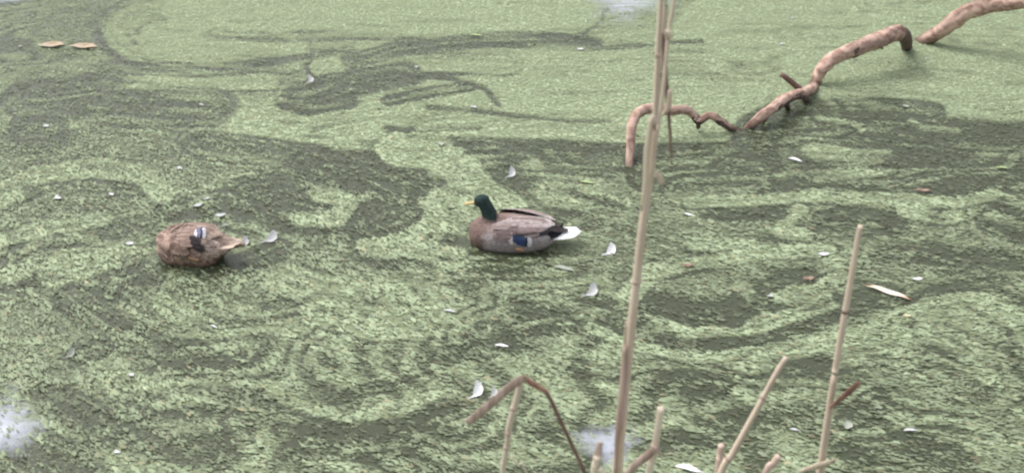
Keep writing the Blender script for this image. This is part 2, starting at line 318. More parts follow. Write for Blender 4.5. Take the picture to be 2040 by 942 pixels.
ang = np.where(px < 900, 27, 27 - 17 * np.clip((px - 900) / 700, 0, 1)) * (.30 + .70 * smooth(0, 420, py))
ang = np.radians(ang + rng.normal(0, 11, n) + (fbm(x * 1.2, y * 1.2, 2) - .5) * 24)
sl_ = np.clip(H / np.hypot(y, H), .25, 1)                       # slant at which the water is seen there
dx, dy = np.cos(ang), -np.sin(ang) / sl_; ln = np.hypot(dx, dy); dx, dy = dx / ln, dy / ln
big = rng.random(n) ** 2.4
a_ = (.0068 + .012 * big) * (1 - .35 * smooth(4.5, 7.5, y)) * (.9 + .3 * rng.random(n)) * ln ** .5; b_ = a_ * rng.uniform(.24, .48, n)
dead = (rng.random(n) < .055) & (calm < .5); b_ = np.where(dead, b_ * .5, b_)  # dead marks dark slivers painted as the shaded crevices between clumps
K = 5; th = np.linspace(0, 2 * np.pi, K, endpoint=False)[None, :] + rng.uniform(-.3, .3, (n, K))
rr_ = rng.uniform(.7, 1.15, (n, K)); lx = np.cos(th) * a_[:, None] * rr_; ly = np.sin(th) * b_[:, None] * rr_
Vx = x[:, None] + lx * dx[:, None] - ly * dy[:, None]; Vy = y[:, None] + lx * dy[:, None] + ly * dx[:, None]
lay = .004 * dead + rng.uniform(.0012, .005, n) + .006 * np.clip(sk + .1, 0, .4) * (1 - calm); tilt = rng.normal(0, .10, n) + .08
Vz = lay[:, None] + ly * tilt[:, None]; Vz = np.maximum(Vz, .0006)
cz = lay + .0022 + b_ * .12
P = np.empty((n, K + 1, 3), dtype=np.float32); P[:, :K, 0] = Vx; P[:, :K, 1] = Vy; P[:, :K, 2] = Vz; P[:, K, 0] = x; P[:, K, 1] = y; P[:, K, 2] = cz
o_ = (np.arange(n) * (K + 1))[:, None]; tri = np.stack([np.broadcast_to(np.arange(K), (n, K)) + o_, np.broadcast_to((np.arange(K) + 1) % K, (n, K)) + o_, np.broadcast_to(np.full(K, K), (n, K)) + o_], -1).reshape(-1).astype(np.int32)
me = bpy.data.meshes.new('duckweed'); me.vertices.add(n * (K + 1)); me.vertices.foreach_set('co', P.ravel())
me.loops.add(len(tri)); me.loops.foreach_set('vertex_index', tri); me.polygons.add(len(tri) // 3)
me.polygons.foreach_set('loop_start', np.arange(0, len(tri), 3, dtype=np.int32)); me.polygons.foreach_set('loop_total', np.full(len(tri) // 3, 3, dtype=np.int32)); me.update(calc_edges=True)
me.polygons.foreach_set('use_smooth', np.ones(len(tri) // 3, dtype=bool))
g = np.clip(v * 1.0 - .02 + sk * .70 * (1 - .65 * calm) + rng.normal(0, .07, n), 0, 1)[:, None]
dark = np.array([.092, .104, .070]); mid = np.array([.225, .268, .172]); lite = np.array([.350, .418, .270])
col = np.where(g < .5, dark + (mid - dark) * g * 2, mid + (lite - mid) * (g * 2 - 1)) * rng.uniform(.93, 1.07, (n, 1))
brown = (rng.random((n, 1)) < .03); col = np.where(brown, col * np.array([1.15, .92, .9]), col)
col = np.where(dead[:, None], np.array([.045, .050, .030]), col); pale = rng.random((n, 1)) < .012; col = np.where(pale, col * 1.25 + .03, col)  # dead: near-black slivers painted as the shaded crevices between clumps
c4 = np.ones((n, K + 1, 4), dtype=np.float32); c4[:, :, :3] = col[:, None, :]
a = me.color_attributes.new('tint', 'FLOAT_COLOR', 'POINT'); a.data.foreach_set('color', c4.ravel())
M['weed'] = mat('duckweed', rough=.75, attr=True, base2=(.88, .88, .86), scale=(150, 150, 150), spec=.2)
me.materials.append(M['weed']); dw = bpy.data.objects.new('duckweed', me); C.objects.link(dw)
tag(dw, 'pale and dark green duckweed swirled over the pond surface', 'duckweed', kind='stuff')
print('duckweed clumps', n)

# ------------------------------------------------------------------ fallen branch lying in and out of the water
tr = empty('fallen_branch', at_z(1600, 190), 'long crooked peeled brown branch dipping in and out of the weedy water', 'branch')
tr_o = tr.location.copy()
def BR(px, py, z): return at_z(px, py, z) - tr_o
main = [(1252,372,-.07),(1254,335,-.01),(1256,290,.07),(1260,246,.14),(1275,222,.16),(1300,215,.17),(1340,219,.16),(1366,218,.15),(1384,232,.11),(1395,240,.09),(1410,231,.10),(1432,239,.08),(1463,259,.0),(1478,263,-.012),
        (1489,256,-.005),(1508,238,.05),(1530,221,.09),(1562,199,.10),(1592,187,.08),(1612,181,.04),(1622,172,.0),(1630,152,.05),(1642,132,.11),(1665,114,.15),(1715,94,.19),(1752,78,.22),(1790,64,.22)]
wd = [15,17,18,19,20,20,18,17,15,15,14,14,12,10,15,18,21,19,18,19,20,22,24,25,27,29,30]
tp = catmull([BR(*p) for p in main], 5); tp = [p + Vector((0, 0, .012 * (vnoise(np.array([i * .45]), np.array([1.]))[0] - .5))) for i, p in enumerate(tp)]
rad = lerp_list([w_ / F * (Vector(at_z(p[0], p[1], 0)) - Vector((0, 0, H))).length / 2 for p, w_ in zip(main, wd)], 5)
rad = [r * (1 + .16 * (vnoise(np.array([i * .31]), np.array([3.3]))[0] - .5)) for i, r in enumerate(rad)]
tube('limb', tp, rad, M['wood'], tr, seg=16, rough=.14)
tube('snapped_end', catmull([BR(1786,64,.22), BR(1800,70,.19), BR(1806,84,.08), BR(1806,100,-.03)], 4), [.046,.045,.044,.043,.042,.040,.039,.038,.037,.036,.034,.033,.032], M['bark'], tr, rough=.12)
tube('side_twig', catmull([BR(1600,184,.05), BR(1584,170,.10), BR(1570,158,.15), BR(1556,148,.18)], 3), [.022,.02,.018,.017,.017,.016,.016,.015,.014,.012], M['reed_dark'], tr, seg=8, rough=.12)
for (a1, b1, r) in [((1388,236,.10), (1391,254,.02), .017), ((1562,202,.08), (1570,216,.0), .02), ((1600,188,.06), (1606,206,-.01), .022), ((1528,225,.06), (1518,243,.0), .018), ((1748,86,.17),(1757,97,.13),.012)]:
    tube('broken_stub', [BR(*a1), (BR(*a1) + BR(*b1)) / 2 + Vector((.004, 0, 0)), BR(*b1)], [r, r * .9, r * .7], M['bark'], tr, seg=8, rough=.15)
for (a1, b1) in [(39, 50), (54, 64), (118, 120), (82, 92)]:     # scraps of bark still on the wood
    tube('bark_patch', [p - Vector((0, 0, .004)) for p in tp[a1:b1]], [r * 1.03 for r in rad[a1:b1]], M['bark'], tr, seg=12, rough=.12)
tr2 = empty('fallen_branch', at_z(1900, 40), 'thick peeled branch rising out of the weedy water at the top right corner', 'branch')
tr_o = tr2.location.copy()
m2 = [(1822,92,-.05),(1838,83,.0),(1875,62,.10),(1898,44,.17),(1918,29,.22),(1941,19,.26),(1982,9,.31),(2040,0,.38),(2110,-16,.46),(2200,-50,.56)]
tp2 = catmull([BR(*p) for p in m2], 5); 
rad2 = lerp_list([.036,.040,.046,.050,.050,.048,.050,.050,.055,.06], 5); rad2 = [r * (1 + .16 * (vnoise(np.array([i * .31]), np.array([8.3]))[0] - .5)) for i, r in enumerate(rad2)]
tube('limb', tp2, rad2, M['wood'], tr2, seg=16, rough=.14)
tube('broken_stub', [BR(2046,6,.35), BR(2052,18,.30), BR(2060,28,.27)], [.03,.026,.018], M['bark'], tr2, seg=8, rough=.15)

# ------------------------------------------------------------------ dead reeds standing in the shallows below the viewer
def reed(label, yb, pts, wpx, m, root=True, nodes=(), top='plain', name='reed_stem', group='dead reeds at the near edge', node_mat='reed_dark'):
    """pts: photo px from top to bottom, wpx widths; the stem goes on below the frame down into the water"""
    P = [at_y(px, py, yb) for px, py in pts]; ws = [.86 * w_ / F * (p - Vector((0, 0, H))).length for p, w_ in zip(P, wpx)]
    if root:
        d = (P[-1] - P[-2]).normalized(); k = min(d.z, -.6); d = Vector((d.x * .35, 0, k)).normalized()
        n_ = 6; s = (P[-1].z + .12) / -d.z
        for i in range(1, n_ + 1): P.append(P[len(pts) - 1] + d * (s * i / n_)); ws.append(ws[len(pts) - 1] * (1 + .05 * i))
    base = Vector((P[-1].x, yb, 0)) if root else Vector((P[-1].x, yb, P[-1].z))
    e = empty('dead_reed', base, label, 'reed', group)
    path = catmull([p - base for p in P], 6); rr2 = lerp_list([w_ / 2 for w_ in ws], 6)
    
    tube('stem', path, [r * 1 for r in rr2], m, e, seg=12, rough=.0)
    for (npx, npy, w_) in nodes:
        c = at_y(npx, npy, yb) - base; j = min(range(len(path) - 1), key=lambda i: (path[i] - c).length); t_ = (path[j+1] - path[j]).normalized()
        c = path[j]; r = rr2[j]
        tube('node_ring', [c - t_ * .003, c, c + t_ * .003], [r * 1.03, r * 1.13, r * 1.03], M[node_mat], e, seg=12)
    return e, base
def leafpart(e, base, yb, pts, wpx, m, name='leaf', side=Vector((.8, 0, .6)), fold=.3, dy=(0,)):
    P = [at_y(px, py, yb + (dy[i] if i < len(dy) else dy[-1])) for i, (px, py) in enumerate(pts)]
    ws = [w_ / F * (p - Vector((0, 0, H))).length for p, w_ in zip(P, wpx)]
    return blade(name, catmull([p - base for p in P], 5), lerp_list(ws, 5), m, e, side=side, fold=fold)

e, b0 = reed('tallest straight brown reed crossing the whole picture height in front of the branch', 1.50,
     [(1322,-90),(1317,0),(1311,110),(1306,225),(1298,330),(1285,410),(1272,520),(1259,640),(1249,740),(1240,830),(1233,900),(1228,960)], [11,12,14,15,17,19,20,21,21,22,22,22], M['reed'], nodes=[(1309,118,1),(1268,556,1)], node_mat='reed_pink')
leafpart(e, b0, 1.485, [(1300,232),(1290,300),(1287,360),(1278,420)], [10,14,12,4], M['reed_pale'], 'leaf_sheath', fold=.5)
leafpart(e, b0, 1.485, [(1246,690),(1243,760),(1237,830),(1230,875),(1226,945)], [10,16,18,10,7], M['reed_pink'], 'leaf_sheath', fold=.5)
leafpart(e, b0, 1.48, [(1307,342),(1313,352),(1321,368)], [5,13,9], M['reed_pale'], 'torn_leaf')
leafpart(e, b0, 1.49, [(1248,640),(1243,700),(1236,750)], [4,7,2], M['reed_pale'], 'leaf_sheath')
e, b0 = reed('slim pale reed leaning beside the tallest reed at the top edge', 1.56,
     [(1352,-90),(1343,0),(1337,35),(1331,75),(1326,130),(1320,190),(1313,240),(1305,300),(1296,380),(1275,520),(1252,740),(1236,960)], [10,10,10,10,9,9,8,8,7,7,7,7], M['reed_pale_stem'], nodes=[(1331,72,1)], node_mat='reed_pink')
leafpart(e, b0, 1.55, [(1324,66),(1331,68),(1338,76)], [10,16,10], M['reed_pale'], 'torn_leaf')
e, b0 = reed('thin dark brown reed stalk tapering beside the tallest reed above the branch', 1.62,
     [(1318,66),(1323,92),(1325,130),(1329,190),(1333,240),(1336,290),(1338,330)], [8,11,11,10,8,6,3], M['reed_dark'], nodes=[], root=False)
leafpart(e, b0, 1.60, [(1335,180),(1331,215),(1318,232)], [8,12,5], M['reed_pale'], 'torn_leaf')
# fill behind: pale old stem between the two
reed('pale reed stem squeezed between the two tall reeds at the top edge', 1.66, [(1330,-90),(1327,0),(1321,80),(1316,160),(1310,230),(1300,330),(1290,400),(1268,560),(1246,760),(1230,960)], [10,10,10,9,9,8,8,8,8,8], M['reed'])

e, b0 = reed('long thin reed with a dark ring near its middle, right of the tallest reed', 1.62,
     [(1715,450),(1708,480),(1697,545),(1684,620),(1672,690),(1662,750),(1650,830),(1641,890),(1632,955)], [13,13,14,15,15,15,17,17,17], M['reed'], nodes=[(1684,619,1)])
leafpart(e, b0, 1.60, [(1653,812),(1672,795),(1692,778),(1712,760)], [5,10,13,9], M['leaf_red'], 'leaf')
leafpart(e, b0, 1.60, [(1592,940),(1625,930),(1655,920),(1664,912)], [8,14,12,4], M['reed_pale'], 'leaf')
e, b0 = reed('pale slanting reed stub with a clean cut tip, left of the long thin reed', 1.55,
     [(1566,712),(1540,755),(1512,808),(1484,858),(1460,903),(1432,955)], [12,13,14,14,16,16], M['reed'], nodes=[(1521,786,1),(1452,912,1)], node_mat='reed_pink')
reed('short blunt brown reed stub behind the foot of the slanting reed', 1.62, [(1437,886),(1434,910),(1430,955)], [15,16,17], M['reed_pink_stem'])
reed('short slanting broken reed stub at the bottom edge between two longer reeds', 1.58, [(1551,908),(1540,925),(1522,952)], [15,15,15], M['reed_pink_stem'])
e, b0 = reed('pale upright broken reed with a side leaf, just right of the tallest reed', 1.45,
     [(1317,812),(1312,845),(1306,880),(1299,915),(1292,955)], [17,17,17,17,17], M['reed_pale_stem'], nodes=[(1306,884,1)], node_mat='reed_pink')
leafpart(e, b0, 1.44, [(1308,890),(1290,908),(1268,925),(1248,946)], [14,18,18,14], M['reed_pink'], 'leaf', fold=.15)
leafpart(e, b0, 1.44, [(1304,890),(1312,900),(1318,912)], [8,8,2], M['reed_pink'], 'torn_leaf')
e, b0 = reed('thickest short cream reed stub at the bottom edge with a brown tip', 1.40, [(1191,908),(1188,925),(1184,955)], [20,20,20], M['reed_pale_stem'])
leafpart(e, b0, 1.40, [(1196,880),(1193,895),(1190,914)], [9,14,17], M['reed_pink'], 'leaf_sheath', fold=.3)
leafpart(e, b0, 1.39, [(1194,935),(1198,938),(1203,944)], [10,10,4], M['cream_leaf'], 'torn_leaf')
e, b0 = reed('pale broken reed carrying a folded dead leaf bent over like a tent', 1.45,
     [(1037,758),(1030,790),(1021,822),(1014,850),(1010,885),(1005,915),(1001,955)], [15,16,16,15,13,13,13], M['reed_pale_stem'], nodes=[(1023,812,1),(1013,862,1),(1009,890,1)], node_mat='reed_pink')
leafpart(e, b0, 1.44, [(1043,750),(1040,753),(1016,770),(985,797),(955,822),(931,842)], [14,17,18,17,17,16], M['reed_pink'], 'bent_leaf', side=Vector((.5, 0, .9)), fold=.12)
leafpart(e, b0, 1.46, [(1038,751),(1041,753),(1064,767),(1087,781),(1091,785)], [9,12,12,10,8], M['leaf_red'], 'bent_leaf', side=Vector((-.4, 0, .9)), fold=.5)
leafpart(e, b0, 1.46, [(1086,779),(1091,786),(1104,812),(1122,850),(1142,892),(1162,935),(1172,965)], [8,8,8,8,7,7,6], M['reed_dark'], 'leaf_stalk', side=Vector((1, 0, .3)), fold=.5)
reed('hair thin pale stalk leaning at the bottom edge beside the tent-shaped leaf', 1.46, [(1018,908),(1032,925),(1052,950)], [4,4,4], M['reed_pale_stem'])
leafpart(*( [None, Vector((0, 0, 0))] ), 1.47, [(1218,945),(1226,915),(1234,885),(1238,860)], [5,6,6,3], M['reed_dark']) if False else None

# ------------------------------------------------------------------ things afloat: feathers, petals, leaves
def float_feather(px, py, size, yaw, kind, m, label, h=1.0):
    base = at_z(px, py, 0); k = size / F * (base - Vector((0, 0, H))).length * (.86 if kind == 'cup' else 1); h = h * random.uniform(.6, 1.2)
    V, Fc = [], []; nL, nW = 15, 6; fat = random.uniform(.7, 1.15); ben = random.uniform(-.25, .3)
    for i in range(nL):
        t_ = i / (nL - 1)
        if kind == 'curl':     # thin quill end lying flat, broad end curling upward
            cx_ = (t_ - .5) * k * .95 - .25 * k * max(0, t_ - .7) ** 1.5; cy_ = .30 * k * (t_ - .45) ** 2 * (1 if t_ > .45 else .4) * 2; cz_ = .012 + .50 * k * h * max(0, t_ - .35) ** 1.6
            wd_ = k * (.045 + .30 * smooth(.25, .72, t_) * math.sqrt(max(.02, 1 - smooth(.78, 1.02, t_) ** 2)))
        elif kind == 'cup':    # small cupped feather
            cx_ = (t_ - .5) * k; cy_ = ben * k * math.sin(t_ * 3.1); cz_ = .012 + .28 * k * h * (t_ - .45) ** 2 * 4 * .5
            wd_ = k * .52 * fat * math.sin(math.pi * (t_ ** 1.25 * .9 + .06)) ** .8
        else:                  # flat sliver
            cx_ = (t_ - .5) * k; cy_ = .04 * k * math.sin(t_ * 5); cz_ = .012; wd_ = k * .24 * math.sin(math.pi * (t_ * .94 + .03)) ** .7
        for j in range(nW):
            s_ = j / (nW - 1) - .5; jit = random.gauss(0, .022) * k
            V.append((cx_ + jit + abs(s_) * -.15 * k, cy_ + s_ * wd_ * 1.25, cz_ + (s_ * s_) * wd_ * 1.1 + (s_ * wd_ * .9 if kind == 'curl' else 0)))
    nV = len(V); V += [(a1, b1, c1 - .0012) for a1, b1, c1 in V]
    for i in range(nL - 1):
        for j in range(nW - 1):
            a1 = i * nW + j; q_ = (a1, a1 + 1, a1 + nW + 1, a1 + nW); Fc.append(q_[::-1]); Fc.append(tuple(x_ + nV for x_ in q_))
    zmin = min(c1 for _, _, c1 in V); V = [(a1, b1, c1 - zmin + .006) for a1, b1, c1 in V]
    o = mesh_obj('feather' if m not in ('green_leaf',) else 'leaf', V, Fc, M[m]); o.location = base; o.rotation_euler = (0, 0, yaw)
    tag(o, label, 'feather' if m != 'green_leaf' else 'leaf', 'loose feathers floating on the pond' if m != 'green_leaf' else None)
    return o
FE = [
 (93,255,16,-.9,'cup','white_feather','small white feather alone at the left edge, below the two tan leaves'),
 (118,397,19,-.9,'cup','white_bright','bright white cupped feather, left one of the pair at mid left'),
 (222,391,17,-.8,'cup','white_feather','white cupped feather, right one of the pair at mid left'),
 (396,412,21,.3,'cup','white_feather','pale feather nearest the brown duck in the slanting row above it, left end'),
 (413,400,14,.2,'cup','white_feather','topmost tiny feather of the cluster above the brown duck'),
 (441,431,23,.1,'cup','white_feather','middle pale feather of the cluster just above the brown duck tail'),
 (451,453,20,.4,'cup','grey_feather','greyish feather touching the water right behind the brown duck back'),
 (488,489,30,.9,'curl','white_feather','curled feather floating under the tip of the brown duck tail'),
 (540,481,40,.5,'curl','white_feather','curled white feather with a long quill right of the brown duck tail'),
 (260,489,20,-.6,'cup','white_feather','white feather left of the brown duck breast'),
 (619,164,28,1.2,'curl','white_feather','upright pale feather in the dark swirl at upper left centre'),
 (702,127,11,-.8,'cup','grey_feather','tiny grey feather between the upright feather and the top edge'),
 (829,137,11,-.8,'cup','white_feather','tiny white feather in the pale swirl at upper centre'),
 (943,218,17,-.5,'cup','white_feather','small white feather above the green headed duck, below the long dark swirl'),
 (877,291,20,-1.1,'cup','grey_feather','grey feather up and left of the green headed duck'),
 (1019,352,32,.8,'curl','white_feather','ragged curled feather above the green headed duck back'),
 (1157,101,15,-.3,'cup','white_bright','small bright feather at the tip of the long dark swirl, left of the reeds'),
 (1125,538,42,-.3,'flat','grey_feather','faint grey sodden feather below the green headed duck tail'),
 (1216,506,40,.6,'curl','white_bright','curled white feather right of the white duck tail'),
 (1178,588,44,.5,'curl','white_feather','large curved feather below and right of the green headed duck'),
 (898,622,24,-.2,'flat','white_feather','thin flat white feather below the green headed duck breast'),
 (1001,691,26,-.1,'flat','white_bright','thin flat white feather in the dark streak above the tent-shaped leaf'),
 (951,787,46,.8,'curl','white_bright','largest bright white curled feather left of the tent-shaped leaf'),
 (984,788,30,.9,'curl','white_feather','white feather half hidden behind the bent reed leaf'),
 (712,657,13,-.5,'cup','grey_feather','tiny pale feather midway between the two ducks, low'),
 (427,653,18,-.5,'flat','white_feather','thin pale feather below the brown duck'),
 (141,711,28,.7,'curl','grey_feather','dull curled feather alone in the lower left'),
 (263,750,17,-.7,'cup','white_feather','small white feather right of the dull curled one at lower left'),
 (236,902,18,-.7,'cup','white_feather','small feather near the bottom edge beside the painted sky reflection at left'),
 (1585,321,28,-.5,'flat','white_bright','bright white sliver under the crooked branch in the dark weed'),
 (1641,510,24,-.2,'cup','white_bright','bright round feather left of the long thin reed tip'),
 (1828,559,21,-.1,'cup','white_bright','bright oval feather above the orange willow leaf'),
 (1535,594,15,-.2,'cup','white_feather','small oval feather inside the round swirl between the reeds'),
 (1804,216,17,-.8,'cup','grey_feather','greyish feather in the dark weed below the branch at right'),
 (1558,92,12,.1,'cup','white_feather','small white feather left of the high end of the branch'),
 (1585,859,20,-.3,'flat','white_feather','flat feather between the slanting reed and the long thin reed, low'),
 (1815,859,26,.1,'flat','white_feather','flat pale feather at the lower right beyond the long thin reed'),
 (1371,430,20,-.3,'flat','white_bright','small white sliver just right of the tallest reed at mid height'),
 (1974,497,13,-.2,'cup','grey_feather','tiny pale feather near the right edge at mid height'),
 (1374,937,52,-.3,'flat','white_bright','long white feather cut by the bottom edge right of the tallest reed'),
 (361,338,18,-.9,'cup','white_feather','small white feather above the cluster beside the brown duck'),
 (1846,121,9,0,'cup','white_feather','tiny white feather under the top right branch'),
 (1580,39,9,0,'cup','white_feather','tiny white feather near the top edge left of the branch'),
 (1274,52,9,0,'cup','white_feather','tiny white feather near the top edge left of the reeds'),
 (1531,249,16,.2,'cup','green_leaf','small pale green leaf under the low loop of the branch'),
 (650,508,12,-.4,'cup','grey_feather','tiny feather between the brown duck and the green headed duck'),
 (41,95,9,-.5,'cup','white_feather','tiny white feather left of the two tan leaves'),
 (402,211,13,-.4,'flat','white_feather','tiny pale sliver below the pale green strip at upper left'),
 (42,345,12,-.7,'flat','green_leaf','tiny pale green leaf at the left edge, in the lighter weed'),
 (135,343,13,-.7,'flat','green_leaf','pale green leaf sliver right of the left edge, in the lighter weed'),
 (950,73,28,-.1,'flat','green_leaf','flat light green leaf on the long dark swirl near the top'),
 (1170,366,30,-.2,'flat','green_leaf','flat light green leaf between the green headed duck and the branch tip'),
 (1998,337,22,-.1,'flat','green_leaf','flat pale green leaf near the right edge in dark weed'),
 (1686,850,28,1.3,'cup','grey_feather','grey sodden feather right of the foot of the long thin reed'),
]
for f in FE: float_feather(*f)

def curled_leaf(name, label, px, py, size, yaw, mt, curl, wfrac, lift=.012, part=None):
    base = at_z(px, py, 0); k = size / F * (base - Vector((0, 0, H))).length
    e = empty(name, base, label, 'leaf', rz=yaw)
    V, Fc = [], []; nL, nW = 14, 7
    for i in range(nL):
        t_ = i / (nL - 1); w_ = k * wfrac * math.sin(math.pi * (.03 + .94 * t_)) ** .8; 
        for j in range(nW):
            s_ = j / (nW - 1) - .5
            V.append(((t_ - .5) * k + random.gauss(0, .01) * k * abs(s_), s_ * w_ + .05 * k * math.sin(t_ * 3.1), lift + curl * k * (s_ * s_) * 1.6 * math.sin(math.pi * t_) + curl * k * .35 * (t_ - .5) ** 2 * 2 + .003 * math.sin(t_ * 9)))
    nV = len(V); V += [(a1, b1, c1 - .0016) for a1, b1, c1 in V]
    for i in range(nL - 1):
        for j in range(nW - 1):
            a1 = i * nW + j; q_ = (a1, a1 + 1, a1 + nW + 1, a1 + nW); Fc.append(q_); Fc.append(tuple(x_ + nV for x_ in q_[::-1]))
    mesh_obj('leaf_blade', V, Fc, M[mt], e)
    tube('midrib', [Vector(((t_ - .5) * k, .05 * k * math.sin(t_ * 3.1), lift + .001 + curl * k * .35 * (t_ - .5) ** 2 * 2 + .003 * math.sin(t_ * 9))) for t_ in [i_ / 12 for i_ in range(-1, 14)]], [.0012] * 15, M[part or mt], e, seg=6)
    return e
curled_leaf('fallen_leaf', 'tan curled dead leaf, left one of the pair near the top left corner', 104, 94, 44, .1, 'tan_leaf', .18, .62, lift=.009, part='cream_leaf')
curled_leaf('fallen_leaf', 'tan curled dead leaf, right one of the pair near the top left corner', 167, 96, 50, -.12, 'tan_leaf', .13, .5, lift=.008, part='cream_leaf')
curled_leaf('fallen_leaf', 'long narrow orange and cream willow leaf right of the long thin reed', 1768, 587, 82, -.62, 'cream_leaf', .03, .17, part='orange_leaf', lift=.012)
curled_leaf('fallen_leaf', 'small pinkish brown leaf in the swirl left of the long thin reed tip', 1611, 560, 22, .2, 'pink_leaf', .2, .6)
curled_leaf('fallen_leaf', 'small reddish brown leaf in the dark weed at far right', 1838, 384, 30, -.1, 'pink_leaf', .1, .35)
curled_leaf('fallen_leaf', 'small pinkish leaf beside the dark patch at the right of the tallest reed', 1370, 533, 26, .1, 'pink_leaf', .1, .4)
# cream inner face of the willow leaf
# ------------------------------------------------------------------ sky reflections painted as pale patches on the water
m = bpy.data.materials.new('sky_sheen'); m.use_nodes = True; t = m.node_tree; N = t.nodes; L = t.links; b = N['Principled BSDF']
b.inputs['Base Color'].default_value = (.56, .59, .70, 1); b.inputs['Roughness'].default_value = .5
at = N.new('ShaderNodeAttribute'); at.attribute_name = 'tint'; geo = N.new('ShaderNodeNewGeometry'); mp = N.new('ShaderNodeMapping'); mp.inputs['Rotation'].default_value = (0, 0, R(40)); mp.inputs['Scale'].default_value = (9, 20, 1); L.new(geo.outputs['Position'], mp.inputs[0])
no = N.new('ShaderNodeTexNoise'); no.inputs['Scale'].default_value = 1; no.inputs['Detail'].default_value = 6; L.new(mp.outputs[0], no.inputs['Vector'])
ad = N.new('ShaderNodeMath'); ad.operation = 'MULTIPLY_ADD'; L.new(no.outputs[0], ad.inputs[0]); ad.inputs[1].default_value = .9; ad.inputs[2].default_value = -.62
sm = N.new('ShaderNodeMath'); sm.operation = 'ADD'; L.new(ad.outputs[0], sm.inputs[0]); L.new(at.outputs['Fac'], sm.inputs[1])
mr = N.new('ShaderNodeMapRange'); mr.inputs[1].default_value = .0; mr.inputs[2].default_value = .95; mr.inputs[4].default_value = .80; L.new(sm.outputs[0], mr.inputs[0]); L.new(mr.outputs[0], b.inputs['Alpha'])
M['sky_sheen'] = m
def sky_sheen(px, py, rx, ry, label, peak=1.0):
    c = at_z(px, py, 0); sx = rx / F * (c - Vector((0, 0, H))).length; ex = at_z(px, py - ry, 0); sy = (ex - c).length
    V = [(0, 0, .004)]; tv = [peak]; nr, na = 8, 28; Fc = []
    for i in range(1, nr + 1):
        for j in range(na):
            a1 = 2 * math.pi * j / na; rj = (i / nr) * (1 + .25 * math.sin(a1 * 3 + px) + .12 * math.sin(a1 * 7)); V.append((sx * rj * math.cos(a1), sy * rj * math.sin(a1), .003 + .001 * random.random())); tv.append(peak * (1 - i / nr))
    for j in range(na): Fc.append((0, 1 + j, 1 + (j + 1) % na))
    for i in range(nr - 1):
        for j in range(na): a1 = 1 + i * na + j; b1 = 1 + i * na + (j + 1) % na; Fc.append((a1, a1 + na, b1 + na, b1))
    o = mesh_obj('sky_sheen_patch', V, Fc, M['sky_sheen']); a = o.data.attributes.new('tint', 'FLOAT', 'POINT'); a.data.foreach_set('value', tv)
    o.location = c; tag(o, label, 'sky_sheen', 'painted sky reflections on the pond')
sky_sheen(8, 858, 82, 88, 'largest white painted sky reflection on the water at the lower left edge')
sky_sheen(1212, 885, 85, 62, 'white painted sky reflection behind the foot of the tallest reed', .95)
sky_sheen(1245, 8, 120, 46, 'faint grey painted sky reflection left of the reeds at the top edge', .75)
sky_sheen(15, -2, 40, 14, 'small white painted sky reflection in the top left corner', .9)

# ------------------------------------------------------------------ ducks
class Trunk:
    def __init__(s, prof): s.p = np.array(prof)
    def at(s, u):
        p = s.p; uu = p[:, 0]; o = np.argsort(uu)
        return [float(np.interp(u, uu[o], p[o, i])) for i in (1, 2, 3)]
    def surf(s, u, th, lift=0.0):
        zc, hw, hh = s.at(u); return Vector((u, (hw + lift) * math.cos(th), zc + (hh + lift) * math.sin(th)))
    def vf(s, seg=28):
        V, Fc = [], []; o = sorted(s.p.tolist(), key=lambda r: -r[0]); us = np.concatenate([np.linspace(o[i][0], o[i+1][0], 4, endpoint=False) for i in range(len(o) - 1)] + [[o[-1][0]]])
        for u in us:
            for k in range(seg): V.append(s.surf(u, 2 * math.pi * k / seg))
        n_ = len(us)
        for i in range(n_ - 1):
            for k in range(seg): a1 = i * seg + k; b1 = i * seg + (k + 1) % seg; Fc.append((a1, b1, b1 + seg, a1 + seg))
        Fc.append(tuple(range(seg))[::-1]); Fc.append(tuple(range((n_ - 1) * seg, n_ * seg))); return V, Fc
def ellipsoid(c, r, tilt=0.0, nu=14, nv=10):
    V, Fc = [], []
    for i in range(nv + 1):
        ph = math.pi * i / nv
        for j in range(nu):
            a1 = 2 * math.pi * j / nu; p = Vector((r[0] * math.cos(ph), r[1] * math.sin(ph) * math.cos(a1), r[2] * math.sin(ph) * math.sin(a1)))
            ct, st = math.cos(tilt), math.sin(tilt); p = Vector((p.x * ct + p.z * st, p.y, -p.x * st + p.z * ct)); V.append(p + Vector(c))
    for i in range(nv):
        for j in range(nu): a1 = i * nu + j; b1 = i * nu + (j + 1) % nu; Fc.append((a1, b1, b1 + nu, a1 + nu))
    return V, Fc
def fuse(name, bits, colour, parent, voxel=.0042, smooth_it=6):
    V, Fc = [], []
    for v_, f_ in bits: o_ = len(V); V += [Vector(p) for p in v_]; Fc += [tuple(i + o_ for i in f) for f in f_]
    tmp = mesh_obj('tmp', V, Fc, M['plume'])
    r = tmp.modifiers.new('r', 'REMESH'); r.mode = 'VOXEL'; r.voxel_size = voxel
    s_ = tmp.modifiers.new('s', 'SMOOTH'); s_.iterations = smooth_it; s_.factor = .5
    dg = bpy.context.evaluated_depsgraph_get(); me = bpy.data.meshes.new_from_object(tmp.evaluated_get(dg)); bpy.data.objects.remove(tmp)
    me.name = name; me.polygons.foreach_set('use_smooth', [True] * len(me.polygons))
    co = np.empty(len(me.vertices) * 3); me.vertices.foreach_get('co', co); co = co.reshape(-1, 3)
    a = me.color_attributes.new('tint', 'FLOAT_COLOR', 'POINT'); a.data.foreach_set('color', colour(co).astype(np.float32).ravel())
    me.materials.clear(); me.materials.append(M['plume']); o = bpy.data.objects.new(name, me); C.objects.link(o); o.parent = parent; return o
